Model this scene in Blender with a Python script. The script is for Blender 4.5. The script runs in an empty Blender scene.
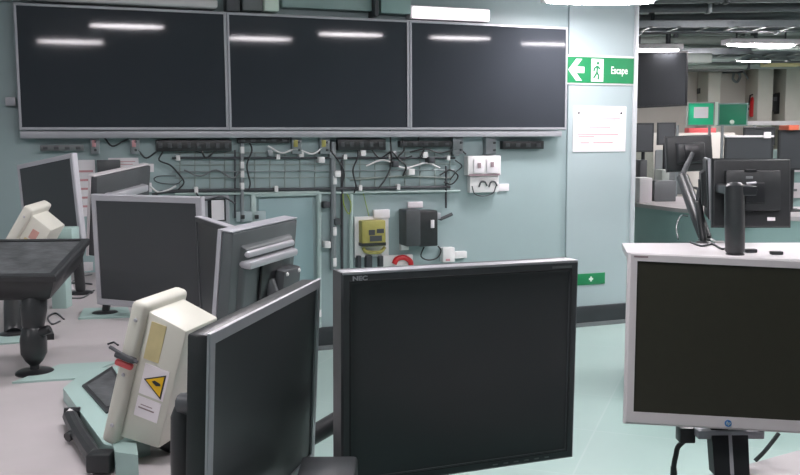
import bpy, bmesh, math, random
from mathutils import Matrix, Vector
random.seed(7)
SC = bpy.context.scene
COL = SC.collection
PI = math.pi
# ------------------------------------------------------------------ camera
F, PITCH, ROLL, H = 900.0, .1068, -.0054, 1.37
CM = Matrix.Rotation(PI/2-PITCH, 4, 'X') @ Matrix.Rotation(ROLL, 4, 'Z')
cd = bpy.data.cameras.new('camera'); cam = bpy.data.objects.new('camera', cd); COL.objects.link(cam)
cam.matrix_world = Matrix.Translation((0, 0, H)) @ CM
cd.sensor_width = 36; cd.lens = F*36/800; cd.clip_start = .05; cd.clip_end = 100
SC.camera = cam
EYE = Vector((0, 0, H))
def ray(u, v): return CM.to_3x3() @ Vector(((u-400)/F, -(v-237.5)/F, -1))
def onz(u, v, z=.76):
    d = ray(u, v); return EYE + d*((z-H)/d.z)
def ony(u, v, y):
    d = ray(u, v); return EYE + d*(y/d.y)
# ------------------------------------------------------------------ materials
MATS = {}
def mat(name, col, rough=.5, metal=0, spec=.5, noise=0, nscale=8, bump=0, coat=0, emit=None, estr=0, bscale=200, var2=None):
    if name in MATS: return MATS[name]
    m = bpy.data.materials.new(name); m.use_nodes = True
    nt = m.node_tree; b = nt.nodes['Principled BSDF']
    def lin(c): return tuple(((x/255)/12.92 if x/255 <= .04045 else ((x/255+.055)/1.055)**2.4) for x in c)+(1,)
    c = lin(col)
    b.inputs['Roughness'].default_value = rough; b.inputs['Metallic'].default_value = metal
    b.inputs['Specular IOR Level'].default_value = spec; b.inputs['Coat Weight'].default_value = coat
    b.inputs['Base Color'].default_value = c
    tc = nt.nodes.new('ShaderNodeTexCoord')
    if noise:
        n = nt.nodes.new('ShaderNodeTexNoise'); n.inputs['Scale'].default_value = nscale; n.inputs['Detail'].default_value = 5
        r = nt.nodes.new('ShaderNodeValToRGB')
        r.color_ramp.elements[0].position = .3; r.color_ramp.elements[1].position = .7
        c2 = lin(var2) if var2 else tuple(x*(1-noise) for x in c[:3])+(1,)
        r.color_ramp.elements[0].color = c2; r.color_ramp.elements[1].color = c
        nt.links.new(tc.outputs['Object'], n.inputs['Vector']); nt.links.new(n.outputs['Fac'], r.inputs['Fac'])
        nt.links.new(r.outputs['Color'], b.inputs['Base Color'])
    if bump:
        n = nt.nodes.new('ShaderNodeTexNoise'); n.inputs['Scale'].default_value = bscale
        bp = nt.nodes.new('ShaderNodeBump'); bp.inputs['Strength'].default_value = bump; bp.inputs['Distance'].default_value = .002
        nt.links.new(tc.outputs['Object'], n.inputs['Vector']); nt.links.new(n.outputs['Fac'], bp.inputs['Height'])
        nt.links.new(bp.outputs['Normal'], b.inputs['Normal'])
    if emit:
        b.inputs['Emission Color'].default_value = lin(emit); b.inputs['Emission Strength'].default_value = estr
    MATS[name] = m
    return m
WALLC = (168, 194, 194)
m_wall = mat('teal_painted_wall', (158, 176, 178), .45, noise=.05, nscale=2.5, bump=.05, bscale=60)
m_panel = mat('pale_teal_panel', (168, 182, 185), .4, noise=.04, nscale=2)
m_recess = mat('teal_door_paint', (146, 172, 176), .4, noise=.05, nscale=3)
m_far = mat('warm_grey_wall', (214, 207, 200), .6, noise=.06, nscale=2)
m_ceil = mat('ceiling_paint', (196, 200, 198), .7, noise=.45, nscale=5)
m_skirt = mat('dark_skirting', (42, 46, 50), .5, noise=.2)
m_alu = mat('aluminium_trim', (205, 208, 212), .35, metal=.3)
m_desk = mat('grey_laminate', (182, 176, 178), .45, noise=.06, nscale=6, var2=(172, 168, 168), bump=.03)
m_teal = mat('mint_laminate', (162, 188, 183), .4, noise=.06, nscale=7)
m_tealdk = mat('teal_cabinet', (146, 174, 171), .45, noise=.08, nscale=4)
m_cons = mat('console_side', (150, 172, 170), .5, noise=.05)
m_black = mat('black_plastic', (46, 48, 50), .38, noise=.2, nscale=30, bump=.1, bscale=400)
m_blk2 = mat('charcoal_plastic', (74, 77, 80), .42, noise=.12, nscale=20)
m_blk3 = mat('satin_black', (34, 35, 38), .28)
m_grey = mat('grey_plastic', (112, 116, 118), .4, noise=.06)
m_dgreen = mat('slate_grey_plastic', (84, 90, 92), .38, noise=.08)
m_silver = mat('silver_plastic', (182, 182, 188), .38, metal=.25, noise=.04)
m_silver2 = mat('warm_silver_plastic', (222, 217, 219), .4, noise=.03)
m_silvd = mat('dim_silver_plastic', (166, 167, 173), .4, metal=.3)
m_screen = mat('monitor_screen', (62, 65, 68), .32, spec=.55, noise=.06, nscale=3)
m_screen2 = mat('warm_dark_screen', (56, 55, 46), .35, spec=.45, noise=.08, nscale=60)
m_tvs = mat('tv_screen', (60, 64, 70), .05, spec=.22, noise=.1, nscale=1.5)
m_beige = mat('beige_enamel', (212, 211, 200), .4, noise=.04, nscale=8, bump=.04)
m_white = mat('white_plastic', (232, 230, 230), .45, noise=.04)
m_paper = mat('white_paper', (238, 232, 236), .8, noise=.03)
m_red = mat('red_plastic', (205, 38, 44), .4, noise=.08)
m_pink = mat('faded_red_clip', (225, 96, 98), .45, noise=.08)
m_yel = mat('warning_yellow', (240, 190, 20), .5, noise=.05)
m_cream = mat('aged_yellow_label', (214, 200, 150), .6, noise=.12, nscale=40)
m_olive = mat('olive_yellow_case', (176, 168, 92), .45, noise=.15, nscale=25)
m_green = mat('sign_green', (22, 128, 78), .45, noise=.06)
m_gbright = mat('bright_green_board', (40, 205, 150), .5, noise=.06)
m_gdark = mat('deep_green_board', (40, 140, 105), .5, noise=.06)
m_signw = mat('sign_white', (226, 240, 228), .6, noise=.03)
m_steel = mat('galvanised_steel', (150, 155, 158), .35, metal=.6, noise=.1, nscale=20)
m_steeldk = mat('dark_steel', (78, 80, 84), .45, metal=.3, noise=.2, nscale=20)
m_pipe = mat('painted_pipe', (176, 194, 191), .4, noise=.06)
m_pipeg = mat('grey_green_pipe', (150, 158, 152), .5, noise=.1)
m_ygreen = mat('green_yellow_wire', (150, 170, 60), .5)
m_ink = mat('grey_ink', (150, 130, 135), .8)
m_inkr = mat('pink_ink', (205, 150, 155), .8)
m_blue = mat('blue_badge', (60, 130, 200), .4)
m_logo = mat('pale_logo', (170, 172, 178), .5)
m_orange = mat('orange_plastic', (220, 110, 80), .5)
m_glow = mat('lamp_diffuser', (245, 240, 248), .5, emit=(255, 248, 252), estr=85)
m_chair = mat('grey_upholstery', (150, 152, 142), .8, noise=.15, nscale=40)
def floor_mat():
    m = bpy.data.materials.new('mint_vinyl_tiles'); m.use_nodes = True; nt = m.node_tree; b = nt.nodes['Principled BSDF']
    tc = nt.nodes.new('ShaderNodeTexCoord'); mp = nt.nodes.new('ShaderNodeMapping'); mp.inputs['Rotation'].default_value[2] = .36
    br = nt.nodes.new('ShaderNodeTexBrick'); br.offset = 0
    br.inputs['Scale'].default_value = 1; br.inputs['Brick Width'].default_value = .6; br.inputs['Row Height'].default_value = .6
    br.inputs['Mortar Size'].default_value = .006; br.inputs['Mortar Smooth'].default_value = .6
    br.inputs['Color1'].default_value = (.43, .58, .54, 1); br.inputs['Color2'].default_value = (.46, .59, .555, 1); br.inputs['Mortar'].default_value = (.50, .62, .59, 1)
    n = nt.nodes.new('ShaderNodeTexNoise'); n.inputs['Scale'].default_value = 1.6; n.inputs['Detail'].default_value = 6
    mx = nt.nodes.new('ShaderNodeMix'); mx.data_type = 'RGBA'; mx.blend_type = 'MULTIPLY'; mx.inputs['Factor'].default_value = .35
    r = nt.nodes.new('ShaderNodeValToRGB'); r.color_ramp.elements[0].color = (.8, .84, .84, 1); r.color_ramp.elements[1].color = (1, 1, 1, 1)
    r.color_ramp.elements[0].position = .35; r.color_ramp.elements[1].position = .65
    L = nt.links.new
    L(tc.outputs['Object'], mp.inputs['Vector']); L(mp.outputs[0], br.inputs['Vector']); L(tc.outputs['Object'], n.inputs['Vector'])
    L(n.outputs['Fac'], r.inputs['Fac']); L(br.outputs['Color'], mx.inputs[6]); L(r.outputs['Color'], mx.inputs[7]); L(mx.outputs[2], b.inputs['Base Color'])
    b.inputs['Roughness'].default_value = .3
    return m
m_floor = floor_mat()
# ------------------------------------------------------------------ mesh helpers
class MB:
    def __init__(s): s.bm = bmesh.new()
    def box(s, lo, hi, bev=0, M=None, seg=2):
        lo, hi = Vector(lo), Vector(hi)
        g = bmesh.ops.create_cube(s.bm, size=1)
        vs = g['verts']
        for v in vs:
            v.co = Vector([lo[i] + (v.co[i]+.5)*(hi[i]-lo[i]) for i in range(3)])
        if bev: s._bev(vs, bev, seg, M)
        elif M is not None: bmesh.ops.transform(s.bm, matrix=M, verts=vs)
        return s
    def _bev(s, vs, bev, seg, M):
        es = list({e for v in vs for e in v.link_edges})
        r = bmesh.ops.bevel(s.bm, geom=es, offset=bev, segments=seg, affect='EDGES', profile=.5)
        if M is not None:
            al = set(r['verts'])
            bmesh.ops.transform(s.bm, matrix=M, verts=list(al))
    def hexa(s, pts, bev=0, seg=2):
        # 8 points: bottom loop 0-3, top loop 4-7
        vs = [s.bm.verts.new(p) for p in pts]
        for f in ((3, 2, 1, 0), (4, 5, 6, 7), (0, 1, 5, 4), (1, 2, 6, 5), (2, 3, 7, 6), (3, 0, 4, 7)):
            s.bm.faces.new([vs[i] for i in f])
        if bev: s._bev(vs, bev, seg, None)
        return s
    def frustum(s, w0, h0, y0, w1, h1, y1, bev=0, cx=0, cz=0, cx1=None, cz1=None):
        cx1 = cx if cx1 is None else cx1; cz1 = cz if cz1 is None else cz1
        p = []
        for w, h, y, X, Z in ((w0, h0, y0, cx, cz), (w1, h1, y1, cx1, cz1)):
            p += [(X-w/2, y, Z-h/2), (X+w/2, y, Z-h/2), (X+w/2, y, Z+h/2), (X-w/2, y, Z+h/2)]
        return s.hexa(p, bev)
    def prism(s, pts, z0, z1):
        a = [s.bm.verts.new((p[0], p[1], z0)) for p in pts]; b = [s.bm.verts.new((p[0], p[1], z1)) for p in pts]
        s.bm.faces.new(a[::-1]); s.bm.faces.new(b); n = len(pts)
        for i in range(n): s.bm.faces.new([a[i], a[(i+1) % n], b[(i+1) % n], b[i]])
        return s
    def ring(s, w, h, b, y0, y1, bb=None, bt=None, inset=.0):
        bb = b if bb is None else bb; bt = b if bt is None else bt
        def lp(X0, X1, Z0, Z1, y): return [s.bm.verts.new(p) for p in ((X0, y, Z0), (X1, y, Z0), (X1, y, Z1), (X0, y, Z1))]
        c = .0035 if y1-y0 > .012 else .001
        of = lp(-w/2+c, w/2-c, -h/2+c, h/2-c, y0); oc = lp(-w/2, w/2, -h/2, h/2, y0+c); ob = lp(-w/2, w/2, -h/2, h/2, y1)
        fi = lp(-w/2+b, w/2-b, -h/2+bb, h/2-bt, y0); bi = lp(-w/2+b+inset, w/2-b-inset, -h/2+bb+inset, h/2-bt-inset, y1)
        for A, B in ((of, oc), (oc, ob), (ob, bi), (bi, fi), (fi, of)):
            for i in range(4):
                j = (i+1) % 4; s.bm.faces.new([A[i], A[j], B[j], B[i]])
        return s
    def tube(s, pts, r, n=8, r1=None):
        pts = [Vector(p) for p in pts]; rings = []
        if len(pts) > 3:
            P = [pts[0]*2-pts[1]]+pts+[pts[-1]*2-pts[-2]]; o = []
            for i in range(1, len(P)-2):
                for k in range(5):
                    t = k/5; a, b, c, d = P[i-1:i+3]
                    o.append(.5*((2*b)+(c-a)*t+(2*a-5*b+4*c-d)*t*t+(3*b-a-3*c+d)*t**3))
            pts = o+[pts[-1]]
        k = len(pts); up = None
        for i, p in enumerate(pts):
            d = (pts[min(i+1, k-1)]-pts[max(i-1, 0)]).normalized()
            if up is None:
                up = Vector((0, 0, 1)) if abs(d.z) < .9 else Vector((1, 0, 0))
            a = d.cross(up).normalized(); b = a.cross(d).normalized(); up = b
            rr = r if r1 is None else r+(r1-r)*i/(k-1)
            rings.append([s.bm.verts.new(p+a*math.cos(t*2*PI/n)*rr+b*math.sin(t*2*PI/n)*rr) for t in range(n)])
        for i in range(k-1):
            for t in range(n): s.bm.faces.new([rings[i][t], rings[i][(t+1) % n], rings[i+1][(t+1) % n], rings[i+1][t]])
        s.bm.faces.new(rings[0][::-1]); s.bm.faces.new(rings[-1])
        return s
    def lathe(s, prof, c=(0, 0, 0), n=24, M=None):
        rings = []; nv = []
        for r, z in prof:
            rg = [s.bm.verts.new((c[0]+r*math.cos(t*2*PI/n), c[1]+r*math.sin(t*2*PI/n), c[2]+z)) for t in range(n)]
            rings.append(rg); nv += rg
        for i in range(len(rings)-1):
            for t in range(n): s.bm.faces.new([rings[i][t], rings[i][(t+1) % n], rings[i+1][(t+1) % n], rings[i+1][t]])
        s.bm.faces.new(rings[0][::-1]); s.bm.faces.new(rings[-1])
        if M is not None: bmesh.ops.transform(s.bm, matrix=M, verts=nv)
        return s
    def build(s, name, m, parent=None, M=None, smooth=True):
        """M maps the mesh's coordinates to the world; the object origin is the parent's (identity-rotation) base"""
        if M is not None: s.bm.transform(M)
        if parent is not None and parent.get('_w'):
            s.bm.transform(Matrix.Translation(-Vector(parent['_w'])))
        bmesh.ops.recalc_face_normals(s.bm, faces=s.bm.faces)
        me = bpy.data.meshes.new(name); s.bm.to_mesh(me); s.bm.free()
        if smooth:
            for p in me.polygons: p.use_smooth = True
            try: me.set_sharp_from_angle(angle=.6)
            except Exception: pass
        me.materials.append(m)
        o = bpy.data.objects.new(name, me); COL.objects.link(o)
        if parent is not None: o.parent = parent; 
        if parent is not None and parent.get('_w'): o['_w'] = parent['_w']
        return o
def tag(o, label, cat, group=None):
    o['label'] = label; o['category'] = cat
    if group: o['group'] = group
    return o
def thing(name, label, cat, loc, group=None):
    o = bpy.data.objects.new(name, None); o.empty_display_size = .05; COL.objects.link(o); o.location = loc
    o['_w'] = list(loc)
    return tag(o, label, cat, group)
def solo(name, mb, m, label, cat, group=None, M=None):
    """single-mesh thing: origin moved to the mesh's base"""
    if M is not None: mb.bm.transform(M)
    vs = [v.co for v in mb.bm.verts]; lo = Vector([min(v[i] for v in vs) for i in range(3)]); hi = Vector([max(v[i] for v in vs) for i in range(3)])
    c = Vector(((lo.x+hi.x)/2, (lo.y+hi.y)/2, lo.z)); mb.bm.transform(Matrix.Translation(-c))
    o = mb.build(name, m); o.location = c
    return tag(o, label, cat, group)
def struct(name, mb, m, M=None):
    o = mb.build(name, m, None, M); o['kind'] = 'structure'; return o
def pose(X, Y, Z, yaw=0, tilt=0, roll=0):
    return Matrix.Translation((X, Y, Z)) @ Matrix.Rotation(yaw, 4, 'Z') @ Matrix.Rotation(tilt, 4, 'X') @ Matrix.Rotation(roll, 4, 'Y')
def text(name, s, size, M, m, parent, bold=0, shear=0, sx=1):
    cu = bpy.data.curves.new(name, 'FONT'); cu.body = s; cu.size = size; cu.align_x = 'CENTER'; cu.align_y = 'CENTER'; cu.extrude = .0004; cu.offset = bold; cu.shear = shear
    t = bpy.data.objects.new(name, cu); COL.objects.link(t)
    bpy.context.view_layer.update()
    me = bpy.data.meshes.new_from_object(t.evaluated_get(bpy.context.evaluated_depsgraph_get())); bpy.data.objects.remove(t); bpy.data.curves.remove(cu)
    me.transform(M @ Matrix.Rotation(PI/2, 4, 'X') @ Matrix.Diagonal((sx, 1, 1, 1)))
    if parent.get('_w'): me.transform(Matrix.Translation(-Vector(parent['_w'])))
    me.materials.clear(); me.materials.append(m); me.name = name
    o = bpy.data.objects.new(name, me); COL.objects.link(o); o.parent = parent
    return o
def RX(a): return Matrix.Rotation(a, 4, 'X')
def RY(a): return Matrix.Rotation(a, 4, 'Y')
def T(x, y, z): return Matrix.Translation((x, y, z))
# ------------------------------------------------------------------ TV wall frame
P0 = Vector((-2.157, 5.140, 0)); YAW = .3596; TD = Vector((math.cos(YAW), math.sin(YAW), 0)); ND = Vector((math.sin(YAW), -math.cos(YAW), 0))
WOFF = .11                                   # wall plane lies this far behind the TV fronts
WM = T(*P0) @ Matrix.Rotation(YAW, 4, 'Z')   # x along wall, -y toward room, z up; y = WOFF is the wall face
def wpt(u, v, y=WOFF):
    """pixel -> (s, z) on the plane local y"""
    d = ray(u, v); p0 = P0 - ND*y
    t = (p0-EYE).dot(ND)/d.dot(ND); h = EYE+d*t
    return (h-P0).dot(TD), h.z
def wbox(mb, u0, v0, u1, v1, th, bev=0, y=WOFF):
    s0, z1 = wpt(u0, v0, y-th); s1, z0 = wpt(u1, v1, y-th)
    return mb.box((s0, y-th, z0), (s1, y, z1), bev)
def wthing(name, label, cat, u, v, group=None):
    s, z = wpt(u, v); p = WM @ Vector((s, WOFF, z)); return thing(name, label, cat, p, group)
def wsolo(name, m, u0, v0, u1, v1, th, label, cat, group=None, bev=0, y=WOFF):
    mb = MB(); wbox(mb, u0, v0, u1, v1, th, bev, y); return solo(name, mb, m, label, cat, group, WM)
# ------------------------------------------------------------------ setting
CEIL = 2.5
struct('floor', MB().box((-4, -3.6, -.05), (9.2, 14.2, 0)), m_floor)
struct('ceiling', MB().box((-4, -3.6, CEIL), (9.2, 14.2, CEIL+.05)), m_ceil)
SE = 4.205                                   # right end of the TV wall
s_seam, _ = wpt(567, 90)
struct('wall_back', MB().box((-2.1, WOFF, 0), (s_seam, WOFF+.14, CEIL), 0), m_wall, WM)
struct('wall_back_right', MB().box((s_seam, WOFF-.02, 0), (SE-.035, WOFF+.14, CEIL), 0), m_panel, WM)
struct('trim_1', MB().box((SE-.035, WOFF-.035, 0), (SE, WOFF+.15, CEIL), .004), m_alu, WM)
struct('wall_left', MB().box((-4.05, -3.6, 0), (-4, 14.2, CEIL)), m_wall)
struct('wall_rear', MB().box((-4, -3.65, 0), (9.2, -3.6, CEIL)), m_wall)
struct('wall_right', MB().box((9.2, -3.6, 0), (9.25, 14.2, CEIL)), m_far)
struct('wall_far', MB().box((-4, 14.2, 0), (9.2, 14.25, CEIL)), m_far)
struct('baseboard_back', MB().box((-2.0, WOFF-.045, .03), (SE+.005, WOFF-.02, .15), .004), m_skirt, WM)
struct('trim_2', MB().box((-2.0, WOFF-.05, 0), (SE+.005, WOFF-.02, .03), .002), m_grey, WM)
# ------------------------------------------------------------------ televisions
tvl = ['wide wall television at the left, showing two bright lamp streaks on its dark screen',
       'wide wall television in the middle of the row of three, above the wall trunking',
       'wide wall television at the right of the row, next to the green escape sign']
W3, H3 = 1.189, .712
for k in range(3):
    M = WM @ T(W3*(k+.5), 0, 1.4416+H3/2)
    t = thing('television', tvl[k], 'television', M @ Vector((0, 0, -H3/2)), 'wall televisions')
    MB().ring(W3-.001, H3, .016, 0, .035, bb=.018, bt=.016).build('bezel', m_silvd, t, M)
    MB().box((-W3/2+.015, .004, -H3/2+.017), (W3/2-.015, .02, H3/2-.015)).build('screen', m_tvs, t, M)
    MB().frustum(W3-.01, H3-.01, .035, W3*.8, H3*.75, .075, .006).build('housing', m_black, t, M)
    for sx in (-.22, .22):
        MB().box((sx-.03, .075, -.3), (sx+.03, .109, .3), .003).build('mount_rail', m_steel, t, M)
# brackets hanging under the televisions
for i, (u, pos) in enumerate(((95, 'first from the left, above the leftmost desk monitor'), (135, 'second from the left, beside the curling black cable'),
        (297, 'left of the pair under the middle television'), (325, 'right of the pair under the middle television'),
        (458, 'just left of the white socket box'), (491, 'just above the right half of the white socket box'))):
    b = wthing('mount_bracket', 'steel television mounting bracket end, '+pos, 'bracket', u, 150, 'television bracket ends')
    mb = MB(); wbox(mb, u-5, 132, u+5, 154, .05, .003); mb.build('plate', m_steel, b, WM)
    s, z = wpt(u, 150)
    for dz in (0, .05): MB().lathe([(.008, 0), (.008, .012)], n=10, M=T(s, .06, z+dz) @ RX(PI/2)).build('bolt', m_steeldk, b, WM)
    if i < 4:
        mb = MB(); wbox(mb, u-3, 140, u+1, 147, .062, .002); mb.build('connector', m_inkr if i < 2 else m_olive, b, WM)
wsolo('mounting_rail', m_silvd, 20, 131.2, 562, 136.5, .10, 'long grey steel rail running under the three wall televisions', 'rail', bev=.003)
# black strips / cable bundles under the televisions
def wstrip(u0, v0, u1, v1, label, m=m_black, th=.05):
    b = wthing('cable_strip', label, 'cable strip', (u0+u1)/2, v1, 'strips under the televisions')
    mb = MB(); wbox(mb, u0, v0, u1, v1, th, .004); mb.build('body', m, b, WM)
    mb = MB(); n = max(2, int((u1-u0)/9))
    for i in range(n):
        a = u0+(u1-u0)*(i+.25)/n; wbox(mb, a, v0+(v1-v0)*.25, a+(u1-u0)/n*.45, v1-(v1-v0)*.25, th+.006, .001)
    mb.build('sockets', m_blk2, b, WM)
wstrip(40, 145, 84, 151, 'grey cable strip at the far left under the television', m_grey)
wstrip(156, 140, 232, 151, 'black cable strip below the left and middle televisions\' joint')
wstrip(238, 138, 290, 143, 'thin dark cable strip left of the middle brackets')
wstrip(338, 139, 386, 150, 'black cable strip under the middle television right of its brackets')
wstrip(400, 141, 452, 147, 'dark cable strip under the joint of middle and right televisions')
wstrip(503, 141, 544, 149, 'black socket strip at the right end beside the white socket box')
# cable trunking rectangle
def wtube(mb, pix, r, y=WOFF-.02, n=8):
    pts = []
    for p in pix:
        s, z = wpt(p[0], p[1], p[2] if len(p) > 2 else y); pts.append((s, p[2] if len(p) > 2 else y, z))
    return mb.tube(pts, r, n)
def conduit(label, pix, r, m, y=WOFF-.025, clips=(), name='conduit', cat='conduit', group='wall conduits'):
    b = wthing(name, label, cat, pix[-1][0], pix[-1][1], group)
    mb = MB(); wtube(mb, pix, r, y); mb.build('pipe', m, b, WM)
    if clips:
        for u, v in clips: 
            s, z = wpt(u, v, y); MB().box((s-.012, y-r-.004, z-r-.008), (s+.012, WOFF-.001, z+r+.008), .002).build('clip', m_white, b, WM)
    return b
conduit('thin black conduit along the top of the cable tray', [(172, 158), (350, 158), (455, 158)], .008, m_steeldk, clips=[(178, 158), (278, 157), (345, 157), (390, 157), (448, 158)])
conduit('thick dark conduit along the bottom of the cable tray', [(152, 195), (180, 191), (330, 189), (450, 187)], .011, m_steeldk, clips=[(196, 190), (276, 189), (360, 188), (398, 187)])
conduit('pale steel rail just below the thick dark conduit', [(175, 194), (330, 193), (460, 191)], .008, m_pipe)
conduit('thin grey conduit across the middle of the cable tray', [(172, 172), (455, 170)], .004, m_steel)
conduit('light wire sagging across the right half of the cable tray', [(350, 180), (400, 176), (452, 178)], .005, m_pipeg)
tr = wthing('cable_tray', 'pale wire mesh cable tray on the teal wall below the televisions', 'cable tray', 310, 190)
mb = MB()
for i in range(19):
    u = 180+i*15; wtube(mb, [(u, 152), (u, 193)], .003, WOFF-.008, 6)
for v in (153, 165, 178): wtube(mb, [(175, v), (455, v-1)], .0025, WOFF-.01, 6)
mb.build('wire_grid', m_pipeg, tr, WM)
conduit('metal conduit stub hanging from the trays at the left with white clips', [(242, 138), (242, 222)], .013, m_steel, clips=[(242, 150), (242, 165), (242, 174), (242, 186)])
conduit('short dark conduit beside the metal stub', [(235, 150), (235, 218)], .006, m_steeldk, WOFF-.02)
conduit('white edged teal pipe at the left of the central riser', [(319, 194), (319, 345)], .016, m_pipe, clips=[(319, 313)])
conduit('grey steel pipe in the middle of the central riser', [(333, 142), (333, 270)], .02, m_steel, clips=[(334, 180), (334, 231), (334, 262)])
conduit('dark pipe directly right of the grey steel pipe of the riser', [(342, 160), (342, 300)], .010, m_steeldk)
conduit('pale green pipe at the right of the central riser', [(351, 194), (351, 300)], .014, m_pipe)
conduit('green and yellow earth wire looping beside the riser', [(343, 194), (344, 205), (349, 214), (351, 204), (347, 194)], .0035, m_ygreen, WOFF-.05, name='earth_wire', cat='wire')
conduit('thin earth wire running down beside the olive relay box', [(362, 188), (366, 204), (370, 220)], .0025, m_ygreen, WOFF-.01, name='earth_wire', cat='wire')
conduit('dark thin pipe stub below the right end of the cable tray', [(446, 166), (446, 208)], .008, m_steeldk)
conduit('black cable dropping in a curve from the middle television', [(390, 130), (391, 150), (391, 165), (386, 178), (378, 189)], .006, m_black, WOFF-.06, name='hanging_cable', cat='cable')
conduit('black cable curling at the left end of the cable tray', [(158, 140), (163, 150), (159, 160), (170, 165), (177, 172), (184, 182), (178, 190)], .005, m_black, WOFF-.04, name='hanging_cable', cat='cable')
conduit('black oval loop of cable left of the cable tray', [(176, 176), (160, 176), (154, 179), (160, 183), (176, 184), (182, 180)], .003, m_blk2, WOFF-.02, name='cable_loop', cat='cable')
conduit('black cable tangle hanging between the right brackets', [(402, 138), (404, 150), (398, 158), (406, 166), (403, 176)], .006, m_black, WOFF-.05, name='hanging_cable', cat='cable')
conduit('short black cable hooking left of the white socket box', [(455, 160), (462, 166), (456, 172), (450, 180)], .004, m_black, WOFF-.03, name='hanging_cable', cat='cable')
conduit('pale cable sagging at the far left end of the cable tray', [(150, 186), (158, 192), (168, 190), (176, 186)], .006, m_white, WOFF-.03, name='hanging_cable', cat='cable')
for i in range(7):
    u = 268+i*31
    wsolo('cable_clip', m_white if i % 2 else m_steel, u, 150+(i % 3), u+5, 156+(i % 3), .045, 'small clip block under the television, number %s from the left of the tray top' % ('one two three four five six seven'.split()[i]), 'clip', 'clip blocks above the tray', .002)
cab = [('black cable arching between the first two brackets', [(104, 137), (112, 146), (122, 142), (131, 137)], m_black), ('dark cable hanging from the black strip at the left tray end', [(200, 148), (206, 158), (214, 152), (222, 147)], m_black),
 ('black cable running down beside the metal stub', [(248, 140), (252, 150), (247, 165), (250, 182), (249, 190)], m_black), ('white cable sagging under the middle television brackets', [(268, 146), (282, 153), (296, 149), (312, 154), (322, 148)], m_white),
 ('grey cable looping across the left half of the tray', [(184, 170), (200, 176), (216, 170), (232, 178), (240, 172)], m_grey), ('dark cable pair dropping beside the central riser', [(356, 142), (358, 156), (353, 170), (356, 186), (354, 193)], m_black),
 ('black cable drooping from the middle of the tray', [(372, 150), (380, 158), (392, 152), (400, 160), (412, 156)], m_black), ('white cable crossing the right half of the tray', [(366, 166), (384, 160), (404, 168), (426, 163), (440, 168)], m_white),
 ('dark cable rising to the television joint on the right', [(420, 158), (424, 148), (418, 140), (422, 133)], m_black), ('black cable along the top of the tray to the right', [(410, 152), (426, 149), (440, 153), (458, 149), (466, 154)], m_black),
 ('grey cable falling from the left tray corner', [(196, 193), (204, 200), (222, 197), (236, 204)], m_steeldk), ('dark cable curling between right tray end and socket box', [(440, 175), (450, 170), (458, 176), (452, 184), (444, 182)], m_black),
 ('black cable running from the central riser to the tray', [(330, 150), (338, 160), (344, 172), (342, 186)], m_black), ('black cable sagging from the second bracket', [(138, 150), (146, 158), (156, 152), (164, 146)], m_black)]
for lb, px, mm in cab: conduit(lb, px, .0055, mm, WOFF-.045, name='hanging_cable', cat='cable')
for k, (u, v, mm) in enumerate(((322, 160, m_white), (338, 174, m_white), (327, 205, m_steeldk), (338, 222, m_steeldk), (328, 245, m_white), (396, 164, m_steeldk), (412, 172, m_white), (432, 160, m_steeldk))):
    wsolo('cable_clamp', mm, u-3, v-3, u+3, v+3, .075, ['white clamp at the top left of the central riser', 'white clamp at the top right of the central riser', 'dark clamp on the central riser just below the tray', 'dark clamp on the right side of the central riser', 'white clamp low on the left of the central riser', 'dark clamp in the tray right of the curved drop cable', 'white clamp in the right part of the tray', 'dark clamp near the upper right of the tray'][k], 'clamp', 'cable clamps', .003)
# teal door panel and frame
struct('door_1', MB().box((wpt(258, 200)[0], WOFF-.012, .1), (wpt(312, 200)[0], WOFF, wpt(285, 198)[1]), .003), m_recess, WM)
mb = MB(); s0 = wpt(255, 200)[0]; s1 = wpt(315.5, 200)[0]; z1 = wpt(285, 196)[1]
mb.box((s0-.03, WOFF-.03, .05), (s0, WOFF, z1+.03), .003); mb.box((s1, WOFF-.03, .05), (s1+.02, WOFF, z1+.03), .003); mb.box((s0, WOFF-.03, z1), (s1, WOFF, z1+.03), .003)
struct('trim_3', mb, m_pipe, WM)
# small framed box with paper (203-228,195-222)
b = wthing('framed_notice', 'small grey framed notice with white sheet beside the door frame', 'notice', 215, 222)
s0, z1 = wpt(203, 195.5); s1, z0 = wpt(229, 224); w, h = s1-s0, z1-z0; Mf = WM @ T((s0+s1)/2, WOFF-.03, (z0+z1)/2)
MB().ring(w, h, .022, 0, .03).build('frame', m_silvd, b, Mf); MB().box((-w/2+.01, .012, -h/2+.01), (w/2-.01, .03, h/2-.01)).build('backing', m_blk3, b, Mf)
MB().box((-w*.2, .008, -h*.34), (w*.3, .012, h*.34)).build('sheet', m_paper, b, Mf)
b = wthing('switch_pair', 'pale double switch plate with two black buttons by the door', 'switch', 251, 221)
mb = MB(); wbox(mb, 236, 212, 266, 221, .03, .004); mb.build('plate', m_panel, b, WM)
mb = MB(); wbox(mb, 241, 215, 245, 219, .042, .003); wbox(mb, 255, 215, 259, 219, .042, .003); mb.build('buttons', m_black, b, WM)
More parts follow.
